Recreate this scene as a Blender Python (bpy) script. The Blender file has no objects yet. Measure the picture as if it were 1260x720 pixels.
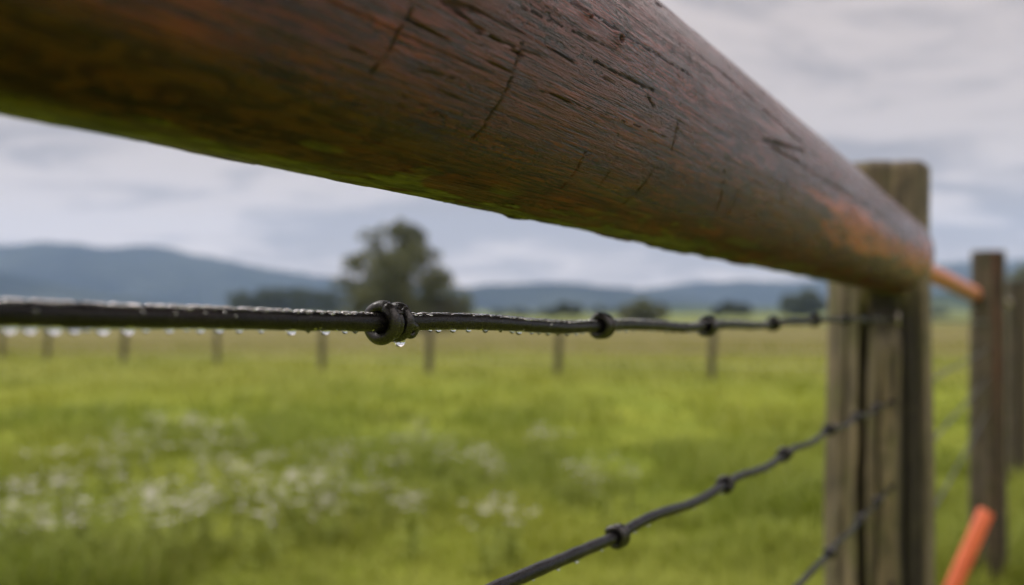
import bpy, math, random
import numpy as np
from mathutils import Vector, Matrix

random.seed(7)
RNG = np.random.default_rng(11)
scene = bpy.context.scene
col = scene.collection
R = math.radians

# ------------------------------------------------------------------ view geometry
F, CU, HV, EYE = 1226.0, 630.0, 398.0, 1.0        # focal length and horizon in photo pixels, eye height in metres
TH = R(27.75)                                     # heading of the near fence
D = np.array([math.sin(TH), math.cos(TH), 0.0])   # along the fence
E1 = np.array([-math.cos(TH), math.sin(TH), 0.0]) # across it, towards the field
E2 = np.array([0.0, 0.0, 1.0])
CAM = np.array([0.0, 0.0, EYE])
AX = 0.147                                        # fence line, metres across from the lens
RZ, RR = 0.080, 0.0452                            # rail axis height over the eye, rail radius


def at(u, v, y):
    return np.array([(u - CU) / F * y, y, EYE - (v - HV) / F * y])


def fen(s, a, z):
    return CAM + D * s + E1 * a + E2 * z


def rail_hit(u, v):
    """along-rail distance and angle where the sight line of a photo pixel meets the rail"""
    ray = np.array([(u - CU) / F, 1.0, -(v - HV) / F])
    d, p, q = ray @ D, ray @ E1, ray @ E2
    A = p * p + q * q
    B = -2 * (p * AX + q * RZ)
    C = AX * AX + RZ * RZ - RR * RR
    disc = max(0.0, B * B - 4 * A * C)
    k = (-B - math.sqrt(disc)) / (2 * A)
    return d * k, math.atan2(q * k - RZ, p * k - AX) % (2 * math.pi)


# ------------------------------------------------------------------ numpy noise
def _hash(ix, iy, iz, seed):
    h = (ix.astype(np.int64) * 374761393 + iy.astype(np.int64) * 668265263 + iz.astype(np.int64) * 2147483647 + seed * 1274126177) & 0xFFFFFFFF
    h = ((h ^ (h >> 13)) * 1274126177) & 0xFFFFFFFF
    h = ((h ^ (h >> 16)) * 2246822519) & 0xFFFFFFFF
    return ((h ^ (h >> 15)) & 0xFFFFFF) / float(0xFFFFFF)


def vnoise(x, y, z=None, seed=0):
    if z is None:
        z = np.zeros_like(x)
    x, y, z = np.broadcast_arrays(x, y, z)
    fx, fy, fz = np.floor(x), np.floor(y), np.floor(z)
    tx, ty, tz = x - fx, y - fy, z - fz
    tx, ty, tz = [t * t * t * (t * (t * 6 - 15) + 10) for t in (tx, ty, tz)]
    r = 0
    for i in (0, 1):
        for j in (0, 1):
            for k in (0, 1):
                w = (tx if i else 1 - tx) * (ty if j else 1 - ty) * (tz if k else 1 - tz)
                r = r + w * _hash(fx + i, fy + j, fz + k, seed)
    return r


def fbm(x, y, z=None, seed=0, octs=4):
    t, a, n = 0, 0.5, 0
    for o in range(octs):
        m = 2.03 ** o
        t = t + a * vnoise(x * m, y * m, None if z is None else z * m, seed + o * 17)
        n += a
        a *= 0.5
    return t / n


def sstep(a, b, x):
    t = np.clip((x - a) / (b - a), 0, 1)
    return t * t * (3 - 2 * t)


# ------------------------------------------------------------------ object helpers
def tag(o, label=None, cat=None, group=None, kind=None):
    for k, v in (('label', label), ('category', cat), ('group', group), ('kind', kind)):
        if v:
            o[k] = v
    return o


def empty(name, loc):
    o = bpy.data.objects.new(name, None)
    o.location = loc
    o.empty_display_size = 0.1
    col.objects.link(o)
    return o


def np_mesh(name, verts, faces, smooth=True):
    """faces: list of (n,k) int arrays, or one of them"""
    if not isinstance(faces, list):
        faces = [faces]
    me = bpy.data.meshes.new(name)
    verts = np.asarray(verts, dtype=np.float32)
    me.vertices.add(len(verts))
    me.vertices.foreach_set('co', verts.ravel())
    loops = np.concatenate([f.ravel() for f in faces]).astype(np.int32)
    sizes = np.concatenate([np.full(len(f), f.shape[1]) for f in faces]).astype(np.int32)
    starts = np.concatenate([[0], np.cumsum(sizes)[:-1]]).astype(np.int32)
    me.loops.add(len(loops))
    me.loops.foreach_set('vertex_index', loops)
    me.polygons.add(len(sizes))
    me.polygons.foreach_set('loop_start', starts)
    me.polygons.foreach_set('loop_total', sizes)
    if smooth:
        me.polygons.foreach_set('use_smooth', np.ones(len(sizes), dtype=bool))
    me.update(calc_edges=True)
    return me


def attr(me, name, vals):
    a = me.attributes.new(name, 'FLOAT', 'POINT')
    a.data.foreach_set('value', np.asarray(vals, dtype=np.float32).ravel())


WORLD = {}


def put(name, me, mat, parent=None, matrix=None):
    o = bpy.data.objects.new(name, me)
    col.objects.link(o)
    if mat is not None and len(me.materials) == 0:
        me.materials.append(mat)
    M = matrix or Matrix.Identity(4)
    WORLD[o] = M
    if parent is not None:
        o.parent = parent
        P = WORLD.get(parent) or Matrix.Translation(parent.location)
        o.matrix_local = P.inverted() @ M
    else:
        o.matrix_world = M
    return o


def grid_faces(n, m, wrap=False):
    """quads of an n x m vertex grid (row major); wrap closes the second direction"""
    i = np.arange(n - 1)[:, None]
    j = np.arange(m if wrap else m - 1)[None, :]
    k = (j + 1) % m
    a, b = i * m + j, i * m + k
    c, d = (i + 1) * m + k, (i + 1) * m + j
    return np.stack([a, b, c, d], -1).reshape(-1, 4)


def tube(pts, rad, n=12, cap=True):
    pts = np.asarray(pts, float)
    m = len(pts)
    rad = np.broadcast_to(np.asarray(rad, float), (m,))
    tan = np.gradient(pts, axis=0)
    tan /= np.linalg.norm(tan, axis=1)[:, None] + 1e-12
    up = np.array([0, 0, 1.0]) if abs(tan[0][2]) < 0.9 else np.array([1.0, 0, 0])
    nrm = np.zeros_like(pts)
    u = up - tan[0] * (up @ tan[0])
    nrm[0] = u / np.linalg.norm(u)
    for i in range(1, m):
        u = nrm[i - 1] - tan[i] * (nrm[i - 1] @ tan[i])
        nrm[i] = u / (np.linalg.norm(u) + 1e-12)
    bi = np.cross(tan, nrm)
    a = np.linspace(0, 2 * math.pi, n, endpoint=False)
    V = pts[:, None] + rad[:, None, None] * (np.cos(a)[None, :, None] * nrm[:, None] + np.sin(a)[None, :, None] * bi[:, None])
    V = V.reshape(-1, 3)
    fs = [grid_faces(m, n, True)]
    if cap:
        k = len(V)
        V = np.vstack([V, pts[0], pts[-1]])
        j = np.arange(n)
        fs.append(np.stack([np.full(n, k), (j + 1) % n, j], -1))
        b = (m - 1) * n
        fs.append(np.stack([np.full(n, k + 1), b + j, b + (j + 1) % n], -1))
    return V, fs


def join(parts):
    V, F3, F4, off = [], [], [], 0
    for v, fs in parts:
        V.append(v)
        for f in (fs if isinstance(fs, list) else [fs]):
            (F3 if f.shape[1] == 3 else F4).append(f + off)
        off += len(v)
    out = []
    if F4:
        out.append(np.concatenate(F4))
    if F3:
        out.append(np.concatenate(F3))
    return np.vstack(V), out


def basis(x, y, z, o):
    M = Matrix.Identity(4)
    for i, v in enumerate((x, y, z)):
        for k in range(3):
            M[k][i] = float(v[k])
    for k in range(3):
        M[k][3] = float(o[k])
    return M


# ------------------------------------------------------------------ material helper
class Mat:
    def __init__(self, name):
        self.m = bpy.data.materials.new(name)
        self.m.use_nodes = True
        self.t = self.m.node_tree
        self.b = self.t.nodes['Principled BSDF']
        self.tc = None

    def n(self, kind, **kw):
        nd = self.t.nodes.new(kind)
        for k, v in kw.items():
            setattr(nd, k, v)
        return nd

    def link(self, a, b):
        self.t.links.new(a, b)

    def val(self, sock, v):
        if isinstance(v, bpy.types.NodeSocket):
            self.link(v, sock)
        else:
            sock.default_value = v

    def coord(self, scale=(1, 1, 1), space='Object', loc=(0, 0, 0)):
        if self.tc is None:
            self.tc = self.n('ShaderNodeTexCoord')
        mp = self.n('ShaderNodeMapping')
        mp.inputs['Scale'].default_value = scale
        mp.inputs['Location'].default_value = loc
        self.link(self.tc.outputs[space], mp.inputs['Vector'])
        return mp.outputs[0]

    def noise(self, scale=(1, 1, 1), detail=4, rough=0.55, dist=0.0, loc=(0, 0, 0), space='Object'):
        nt = self.n('ShaderNodeTexNoise')
        nt.inputs['Scale'].default_value = 1
        nt.inputs['Detail'].default_value = detail
        nt.inputs['Roughness'].default_value = rough
        nt.inputs['Distortion'].default_value = dist
        self.link(self.coord(scale, space, loc), nt.inputs['Vector'])
        return nt.outputs['Fac']

    def ramp(self, x, a, b, lo=0.0, hi=1.0):
        mr = self.n('ShaderNodeMapRange', interpolation_type='SMOOTHSTEP')
        self.val(mr.inputs[0], x)
        for i, v in zip((1, 2, 3, 4), (a, b, lo, hi)):
            mr.inputs[i].default_value = v
        return mr.outputs[0]

    def math(self, op, a, b=0.0, clamp=False):
        nd = self.n('ShaderNodeMath', operation=op, use_clamp=clamp)
        self.val(nd.inputs[0], a)
        self.val(nd.inputs[1], b)
        return nd.outputs[0]

    def mix(self, f, a, b):
        nd = self.n('ShaderNodeMix', data_type='RGBA')
        self.val(nd.inputs[0], f)
        for s, v in ((nd.inputs[6], a), (nd.inputs[7], b)):
            self.val(s, v if isinstance(v, bpy.types.NodeSocket) else (*v, 1))
        return nd.outputs[2]

    def attr(self, name):
        return self.n('ShaderNodeAttribute', attribute_name=name).outputs['Fac']

    def bump(self, h, strength, dist, prev=None):
        nd = self.n('ShaderNodeBump')
        nd.inputs['Strength'].default_value = strength
        nd.inputs['Distance'].default_value = dist
        self.link(h, nd.inputs['Height'])
        if prev is not None:
            self.link(prev, nd.inputs['Normal'])
        return nd.outputs[0]

    def out(self, color=None, rough=None, normal=None, **kw):
        if color is not None:
            self.val(self.b.inputs['Base Color'], color if isinstance(color, bpy.types.NodeSocket) else (*color, 1))
        if rough is not None:
            self.val(self.b.inputs['Roughness'], rough)
        if normal is not None:
            self.link(normal, self.b.inputs['Normal'])
        for k, v in kw.items():
            self.val(self.b.inputs[k.replace('_', ' ')], v)
        return self.m


# ------------------------------------------------------------------ materials
def mat_rail():
    m = Mat('wet_rail_wood')
    grain = m.noise((40, 900, 900), 6, 0.64, 0.2)
    fine = m.noise((160, 2900, 2900), 4, 0.62)
    broad = m.noise((7, 60, 60), 4, 0.55, loc=(3, 1, 0))
    red = m.noise((14, 120, 120), 4, 0.55, loc=(9, 4, 2))
    pitzone = m.ramp(m.noise((16, 90, 90), 3, 0.5, loc=(1, 7, 5)), 0.44, 0.58)
    pit = m.math('MULTIPLY', m.ramp(m.noise((380, 1100, 1100), 3, 0.6, loc=(2, 2, 8)), 0.545, 0.59), pitzone)
    lines = m.noise((48, 1900, 1900), 3, 0.62, 0.1, loc=(6, 1, 3))
    c = m.mix(m.ramp(grain, 0.36, 0.62), (0.028, 0.0056, 0.0048), (0.190, 0.038, 0.028))
    c = m.mix(m.ramp(broad, 0.42, 0.66, 0, 0.7), c, (0.095, 0.024, 0.020))
    c = m.mix(m.ramp(red, 0.54, 0.70, 0, 0.75), c, (0.27, 0.058, 0.025))
    c = m.mix(m.ramp(lines, 0.51, 0.585, 0, 0.92), c, (0.006, 0.003, 0.003))
    c = m.mix(m.ramp(fine, 0.54, 0.68, 0, 0.5), c, (0.005, 0.003, 0.003))
    # olive film of the lower side, green algae along the bottom, old orange paint, black cuts
    olive, algae, orange, mark = m.attr('olive'), m.attr('algae'), m.attr('orange'), m.attr('mark')
    oc = m.mix(m.ramp(m.noise((75, 170, 170), 3, 0.5, 1.2, loc=(4, 4, 4)), 0.44, 0.58), (0.010, 0.0012, 0.0012), (0.062, 0.024, 0.004))
    c = m.mix(m.math('MULTIPLY', olive, 0.85), c, oc)
    ac = m.mix(m.ramp(m.noise((60, 260, 260), 4, 0.6), 0.35, 0.65), (0.040, 0.043, 0.008), (0.155, 0.160, 0.030))
    c = m.mix(algae, c, ac)
    oj = m.mix(m.ramp(grain, 0.35, 0.6), (0.22, 0.060, 0.022), (0.70, 0.165, 0.055))
    c = m.mix(orange, c, oj)
    c = m.mix(m.math('MULTIPLY', pit, 0.95), c, (0.006, 0.004, 0.004))
    c = m.mix(mark, c, (0.006, 0.005, 0.006))
    h = m.math('ADD', m.math('MULTIPLY', grain, 0.7), m.math('MULTIPLY', fine, 0.45))
    h = m.math('SUBTRACT', h, m.math('MULTIPLY', m.ramp(lines, 0.5, 0.66), 0.55))
    h = m.math('SUBTRACT', h, m.math('MULTIPLY', pit, 0.9))
    h = m.math('SUBTRACT', h, m.math('MULTIPLY', mark, 0.8))
    smooth = m.math('SUBTRACT', 1.0, m.math('MULTIPLY', olive, 0.75))
    h = m.math('MULTIPLY', h, smooth)
    nb = m.bump(h, 1.0, 0.0011)
    micro = m.noise((900, 1500, 1500), 3, 0.6)
    nb = m.bump(m.math('MULTIPLY', micro, smooth), 0.7, 0.00035, nb)
    r = m.math('ADD', m.ramp(broad, 0.35, 0.65, 0.18, 0.33), m.math('MULTIPLY', m.attr('matte'), 0.15))
    r = m.math('ADD', r, m.math('MULTIPLY', mark, 0.3), True)
    m.link(nb, m.b.inputs['Coat Normal'])
    return m.out(c, r, nb, IOR=1.42, Coat_Weight=m.math('SUBTRACT', 0.42, m.math('MULTIPLY', m.attr('matte'), 0.41)), Coat_Roughness=0.11, Coat_IOR=1.33, Specular_IOR_Level=m.math('SUBTRACT', 0.5, m.math('MULTIPLY', m.attr('matte'), 0.38)))


def mat_post():
    m = Mat('weathered_post_wood')
    grain = m.noise((170, 170, 7), 6, 0.6, 0.3)
    fine = m.noise((520, 520, 22), 4, 0.6)
    broad = m.noise((30, 30, 9), 4, 0.6, 0.5, loc=(5, 2, 1))
    green = m.noise((34, 34, 13), 4, 0.62, 0.4, loc=(1, 8, 3))
    c = m.mix(m.ramp(grain, 0.33, 0.67), (0.052, 0.039, 0.021), (0.20, 0.162, 0.094))
    c = m.mix(m.ramp(broad, 0.45, 0.65, 0, 0.6), c, (0.135, 0.118, 0.082))
    c = m.mix(m.ramp(green, 0.47, 0.62, 0, 0.7), c, (0.085, 0.085, 0.028))
    c = m.mix(m.attr('tone_shade'), c, (0.007, 0.005, 0.003))  # painted shade in cracks and on the near post, plus darker wood tone
    c = m.mix(m.attr('rust'), c, (0.12, 0.045, 0.022))
    blot = m.ramp(m.noise((45, 45, 16), 5, 0.65, 0.8, loc=(7, 7, 7)), 0.48, 0.64, 0, 0.7)
    c = m.mix(blot, c, (0.035, 0.030, 0.018))
    nb = m.bump(grain, 0.8, 0.004)
    nb = m.bump(fine, 0.5, 0.0015, nb)
    return m.out(c, m.ramp(broad, 0.3, 0.7, 0.5, 0.8), nb)


def mat_orange_rail():
    m = Mat('orange_painted_wood')
    grain = m.noise((20, 300, 300), 5, 0.6)
    wear = m.ramp(m.noise((6, 50, 50), 4, 0.6), 0.50, 0.70)
    c = m.mix(m.ramp(grain, 0.3, 0.7), (0.34, 0.105, 0.045), (0.62, 0.185, 0.075))
    c = m.mix(m.math('MULTIPLY', wear, 0.6), c, (0.28, 0.15, 0.09))
    return m.out(c, 0.45, m.bump(grain, 0.6, 0.0012))


def mat_grey_rail():
    m = Mat('grey_rail_wood')
    grain = m.noise((20, 300, 300), 5, 0.6)
    c = m.mix(m.ramp(grain, 0.3, 0.7), (0.11, 0.09, 0.07), (0.30, 0.25, 0.21))
    return m.out(c, 0.5, m.bump(grain, 0.6, 0.0012))


def mat_wire(name='black_coated_wire', spec=0.18):
    m = Mat(name)
    a = m.noise((120, 900, 900), 4, 0.55)
    b = m.noise((9, 60, 60), 3, 0.5, loc=(4, 0, 1))
    fine = m.noise((1500, 3000, 3000), 3, 0.6)
    c = m.mix(m.ramp(a, 0.3, 0.7), (0.003, 0.003, 0.0035), (0.011, 0.010, 0.011))
    c = m.mix(m.ramp(b, 0.54, 0.7, 0, 0.8), c, (0.026, 0.011, 0.008))
    nb = m.bump(a, 0.5, 0.0004)
    nb = m.bump(fine, 0.3, 0.0001, nb)
    return m.out(c, m.ramp(fine, 0.3, 0.7, 0.22, 0.40), nb, Specular_IOR_Level=spec)


def mat_water():
    m = Mat('rain_water')
    return m.out((1, 1, 1), 0.0, None, IOR=1.333, Transmission_Weight=1.0)


def mat_stake():
    m = Mat('orange_stake_paint')
    g = m.noise((60, 60, 9), 5, 0.6)
    s = m.ramp(m.noise((90, 90, 30), 4, 0.6, loc=(2, 5, 1)), 0.6, 0.72)
    c = m.mix(m.ramp(g, 0.3, 0.7), (0.46, 0.085, 0.022), (0.66, 0.145, 0.042))
    c = m.mix(m.math('MULTIPLY', s, 0.8), c, (0.22, 0.10, 0.055))
    return m.out(c, 0.5, m.bump(g, 0.5, 0.002))


def mat_steel():
    m = Mat('galvanised_steel')
    g = m.noise((400, 400, 400), 3, 0.6)
    return m.out(m.mix(g, (0.25, 0.23, 0.2), (0.45, 0.42, 0.37)), 0.4, None, Metallic=0.8)


def mat_ground():
    m = Mat('pasture_ground')
    far = m.attr('dry')
    n1 = m.noise((0.9, 0.5, 1), 5, 0.6)
    n2 = m.noise((7, 7, 7), 5, 0.65, loc=(3, 3, 0))
    n3 = m.noise((0.035, 0.02, 1), 5, 0.6, loc=(8, 1, 0))
    g = m.mix(m.ramp(n1, 0.3, 0.7), (0.138, 0.183, 0.019), (0.216, 0.248, 0.028))
    g = m.mix(m.ramp(n2, 0.35, 0.7, 0, 0.4), g, (0.085, 0.110, 0.010))
    d = m.mix(m.ramp(n1, 0.3, 0.7), (0.100, 0.094, 0.028), (0.145, 0.132, 0.038))
    f = m.mix(m.ramp(n3, 0.4, 0.62), (0.085, 0.10, 0.030), (0.15, 0.185, 0.045))
    c = m.mix(m.ramp(far, 0.0, 0.5), g, d)
    c = m.mix(m.ramp(far, 0.5, 1.0), c, f)
    return m.out(c, 0.95, m.bump(n2, 0.8, 0.06), Specular_IOR_Level=0.1)


def mat_grass():
    m = Mat('meadow_grass')
    t, dry = m.attr('tint'), m.attr('dry')
    c = m.mix(t, (0.148, 0.198, 0.020), (0.272, 0.308, 0.036))
    c = m.mix(dry, c, (0.21, 0.21, 0.045))
    m.out(c, 0.6, None, Specular_IOR_Level=0.25)
    tr = m.n('ShaderNodeBsdfTranslucent')
    m.link(c, tr.inputs['Color'])
    ms = m.n('ShaderNodeMixShader')
    ms.inputs[0].default_value = 0.35
    m.link(m.b.outputs[0], ms.inputs[1])
    m.link(tr.outputs[0], ms.inputs[2])
    m.link(ms.outputs[0], m.t.nodes['Material Output'].inputs['Surface'])
    return m.m


def mat_leaf(name, a, b):
    m = Mat(name)
    g = m.n('ShaderNodeNewGeometry')
    r = g.outputs['Random Per Island']
    n = m.ramp(m.noise((0.45, 0.45, 0.45), 3, 0.55), 0.35, 0.65)
    f = m.math('ADD', m.math('MULTIPLY', r, 0.5), m.math('MULTIPLY', n, 0.5))
    return m.out(m.mix(f, a, b), 0.7, None, Specular_IOR_Level=0.2)


def mat_bark():
    m = Mat('grey_bark')
    g = m.noise((6, 6, 1.2), 5, 0.6)
    return m.out(m.mix(m.ramp(g, 0.3, 0.7), (0.05, 0.042, 0.032), (0.14, 0.12, 0.095)), 0.9, m.bump(g, 0.7, 0.04))


def mat_petal():
    m = Mat('white_petals')
    g = m.noise((60, 60, 60), 3, 0.6)
    return m.out(m.mix(g, (0.60, 0.57, 0.56), (0.84, 0.82, 0.84)), 0.7)


def mat_hill(name, a, b, sc):
    m = Mat(name)
    n = m.noise((sc, sc, sc * 1.5), 6, 0.6)
    n2 = m.noise((sc * 9, sc * 9, sc * 9), 4, 0.6)
    c = m.mix(m.ramp(n, 0.38, 0.62), a, b)
    return m.out(c, 1.0, m.bump(n2, 1.0, 0.12 / sc), Specular_IOR_Level=0.0)


M = dict(rail=mat_rail(), post=mat_post(), orail=mat_orange_rail(), grail=mat_grey_rail(), wire=mat_wire(), knot=mat_wire('black_wire_knot', 0.5), water=mat_water(),
         stake=mat_stake(), steel=mat_steel(), ground=mat_ground(), grass=mat_grass(), bark=mat_bark(), petal=mat_petal(),
         leaf=mat_leaf('olive_leaves', (0.060, 0.074, 0.032), (0.150, 0.165, 0.075)),
         leaf2=mat_leaf('dark_leaves', (0.030, 0.044, 0.026), (0.080, 0.100, 0.050)),
         stem=mat_leaf('weed_leaves', (0.11, 0.155, 0.016), (0.22, 0.25, 0.035)),
         hill=mat_hill('wooded_mountain', (0.010, 0.016, 0.022), (0.036, 0.046, 0.042), 0.004),
         hill2=mat_hill('pasture_hill', (0.022, 0.036, 0.018), (0.095, 0.12, 0.045), 0.008))

# ------------------------------------------------------------------ near fence
fence = empty('rail_fence', fen(1.29, 0.165, -1.0))
tag(fence, 'wet brown round-rail fence on weathered posts strung with knotted black wires', 'fence')


def ring_mesh(name, ss, phis, rad, end_caps=True):
    """a log along local X: rad is (len(ss), len(phis))"""
    c, s = np.cos(phis)[None, :], np.sin(phis)[None, :]
    V = np.stack([np.broadcast_to(ss[:, None], rad.shape), rad * c, rad * s], -1).reshape(-1, 3)
    n, m = rad.shape
    fs = [grid_faces(n, m, True)[:, ::-1].copy()]
    if end_caps:
        k = len(V)
        V = np.vstack([V, [ss[0], 0, 0], [ss[-1], 0, 0]])
        j = np.arange(m)
        fs.append(np.stack([np.full(m, k), j, (j + 1) % m], -1)[:, ::-1].copy())
        b = (n - 1) * m
        fs.append(np.stack([np.full(m, k + 1), b + (j + 1) % m, b + j], -1)[:, ::-1].copy())
    return np_mesh(name, V, fs)


def build_rail():
    ss = np.concatenate([np.arange(-1.4, 0.0, 0.02), np.arange(0.0, 0.52, 0.0008), np.arange(0.52, 0.8, 0.0018), np.arange(0.8, 1.222, 0.004),
                         [1.224, 1.2265, 1.2285, 1.2295]])
    m = 620
    ph = np.linspace(0, 2 * math.pi, m, endpoint=False)
    S, P = np.meshgrid(ss, ph, indexing='ij')
    cy, cz = np.cos(P) * RR, np.sin(P) * RR
    deg = np.degrees(P)
    rad = np.full(S.shape, RR)
    # long uneven body, grain ridges, checks
    rad += 0.0022 * (fbm(S * 3.0, cy * 14, cz * 14, 3, 3) - 0.5)
    rad += 0.0006 * (fbm(S * 14, cy * 120, cz * 120, 5, 3) - 0.5)
    wob = 0.004 * (fbm(S * 9, cy * 30, cz * 30, 41, 3) - 0.5)
    g = fbm(S * 9, (cy + wob) * 520, (cz + wob) * 520, 7, 3)
    zone = sstep(0.42, 0.62, fbm(S * 6, cy * 45, cz * 45, 21, 3))
    rad += (0.00022 + 0.00038 * zone) * (g - 0.5)
    rg = 1 - np.abs(2 * vnoise(S * 1.8, (cy + wob * 0.3) * 190, (cz + wob) * 190, 31) - 1)
    chk = sstep(0.983, 0.997, rg) * sstep(0.5, 0.75, vnoise(S * 6, cy * 60, cz * 60, 33))
    rad -= 0.0010 * chk
    # pitted crust high on the visible flank
    crust = sstep(0.46, 0.62, fbm(S * 9, cy * 40, cz * 40, 51, 3)) * sstep(196, 178, deg) * sstep(120, 140, deg)
    chkm = chk * 0.4
    rad += 0.0006 * crust * (fbm(S * 170, cy * 420, cz * 420, 53, 3) - 0.45)
    # smooth olive blotches and algae on the underside
    low = sstep(214, 236, deg + 26 * (fbm(S * 10, cy * 40, cz * 40, 61, 3) - 0.5)) * sstep(300, 286, deg)
    near = sstep(0.30, 0.17, S + 0.05 * (vnoise(S * 20, cy * 60, cz * 60, 63) - 0.5))
    olive = low * (0.04 + 0.96 * near)
    rad += 0.0003 * olive * (fbm(S * 40, cy * 110, cz * 110, 65, 2) - 0.5)
    an = fbm(S * 48, cy * 210, cz * 210, 71, 4)
    edge = np.exp(-((deg - 274) / 11.0) ** 2)
    algae = sstep(0.50, 0.55, an + 0.22 * edge - 0.10) * sstep(244, 262, deg) * sstep(330, 300, deg)
    sp = sstep(0.57, 0.62, fbm(S * 32, cy * 150, cz * 150, 73, 4)) * sstep(226, 246, deg) * sstep(0.2, 0.4, S) * 0.7
    sheet = sstep(0.26, 0.14, S) * sstep(0.36, 0.52, fbm(S * 12, cy * 70, cz * 70, 75, 3)) * sstep(256, 266, deg) * sstep(330, 300, deg) * 0.55
    algae = np.clip(algae * (1 - 0.6 * sstep(0.75, 1.0, S)) + sp + sheet, 0, 1)
    rad += 0.00035 * algae * (0.1 + fbm(S * 120, cy * 300, cz * 300, 77, 2))
    drip = sstep(0.62, 0.80, vnoise(S * 95, np.zeros_like(S), None, 79)) * np.exp(-((deg - 279) / 5.0) ** 2)
    rad += 0.0009 * drip * sstep(0.16, 0.3, S)
    # black cuts across the grain and splits, placed where the photograph has them
    mark = np.zeros_like(S)

    def line(p0, p1, w, jag, strength, seed, depth=0.0006, gaps=0.40):
        nonlocal rad, mark
        s0, a0 = rail_hit(*p0)
        s1, a1 = rail_hit(*p1)
        ax, ay = s0, a0 * RR
        bx, by = s1, a1 * RR
        L = math.hypot(bx - ax, by - ay)
        tx, ty = (bx - ax) / L, (by - ay) / L
        X, Y = S - ax, P * RR - ay
        al = X * tx + Y * ty
        jag = jag * 0.4
        w = w * 0.62
        depth = depth * 0.7
        ac = -X * ty + Y * tx + jag * (fbm(al * 300, np.full_like(al, seed * 3.7), None, seed, 3) - 0.5)
        ww = w * (0.5 + 1.0 * vnoise(al * 420, np.zeros_like(al), None, seed + 5))
        k = sstep(ww * 1.5, ww * 0.5, np.abs(ac)) * sstep(-0.0008, 0.0008, al) * sstep(L + 0.0008, L - 0.0008, al)
        k = k * sstep(gaps - 0.12, gaps + 0.08, vnoise(al * 330, np.full_like(al, 2.0), None, seed + 9))
        mark = np.maximum(mark, k * strength)
        rad -= depth * k

    line((645, 52), (582, 172), 0.00052, 0.0030, 1.0, 101, 0.0007, 0.22)
    line((512, 2), (457, 92), 0.00055, 0.0028, 1.0, 102, 0.0007, 0.30)
    line((720, 188), (690, 234), 0.0004, 0.002, 0.45, 103)
    line((757, 196), (735, 232), 0.0004, 0.002, 0.45, 104)
    line((806, 206), (766, 252), 0.0006, 0.002, 1.0, 105, 0.0006, 0.25)
    line((836, 148), (826, 186), 0.0006, 0.002, 0.9, 106)
    line((893, 200), (880, 262), 0.0007, 0.003, 0.55, 107)
    line((917, 205), (893, 268), 0.0007, 0.003, 0.5, 108)
    line((966, 224), (955, 270), 0.0010, 0.003, 0.5, 109)
    line((1018, 262), (1000, 300), 0.0012, 0.003, 0.5, 110)
    line((733, 76), (806, 112), 0.00045, 0.0016, 1.0, 111, 0.0011, 0.1)
    line((798, 118), (806, 132), 0.0005, 0.001, 1.0, 112, 0.0009, 0.1)
    line((588, 40), (684, 76), 0.00030, 0.0014, 0.8, 113, 0.0007, 0.35)
    line((640, 8), (760, 62), 0.00030, 0.0014, 0.8, 114, 0.0007, 0.35)
    line((424, 58), (560, 98), 0.00030, 0.0014, 0.7, 115, 0.0006, 0.4)
    line((655, 108), (820, 168), 0.00028, 0.0012, 0.7, 116, 0.0005, 0.45)
    line((700, 0), (850, 92), 0.00035, 0.0016, 0.9, 117, 0.0008, 0.25)
    line((880, 80), (1010, 196), 0.0008, 0.003, 0.6, 118, 0.001, 0.3)
    line((940, 172), (990, 186), 0.0016, 0.003, 0.8, 119, 0.001, 0.1)
    line((950, 180), (1090, 268), 0.0010, 0.003, 0.55, 120, 0.001, 0.3)

    def spot(p, r, strength, depth):
        nonlocal rad, mark
        s0, a0 = rail_hit(*p)
        q = np.hypot((S - s0) * 0.7, (P - a0) * RR)
        k = sstep(r, r * 0.4, q)
        mark = np.maximum(mark, k * strength)
        rad -= depth * k
        rad += depth * 0.5 * np.exp(-((q - r * 1.6) / (r * 0.5)) ** 2)
    spot((765, 48), 0.0011, 0.95, 0.001)
    spot((727, 20), 0.0006, 0.8, 0.0006)
    # orange paint near the far end
    orange = np.zeros_like(S)
    for (u, v, w, h) in ((1058, 268, 0.10, 0.0065), (1058, 298, 0.12, 0.0075), (1094, 302, 0.13, 0.0085), (1124, 316, 0.12, 0.012), (1137, 318, 0.09, 0.018)):
        s0, a0 = rail_hit(u, v)
        q = np.hypot((S - s0) / w, (P - a0) * RR / h)
        orange = np.maximum(orange, sstep(1.45, 0.5, q + 2.2 * (fbm(S * 24, cy * 170, cz * 170, 81, 4) - 0.5)))
    mark = np.maximum(mark, chkm)
    endr = sstep(1.224, 1.2295, S)
    rad -= 0.003 * endr * endr
    me = ring_mesh('rail', ss, ph, rad)
    for nme, v in (('olive', olive), ('algae', algae), ('orange', np.clip(orange * 1.05, 0, 1)), ('mark', mark), ('matte', sstep(218, 252, deg))):
        attr(me, nme, np.concatenate([v.ravel(), [0, 0]]))
    return put('rail', me, M['rail'], fence, basis(D, E1, E2, fen(0, AX, RZ)))


rail = build_rail()
rail['label'] = 'thick dark brown wet rail, algae below, orange paint at its far end'


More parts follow.
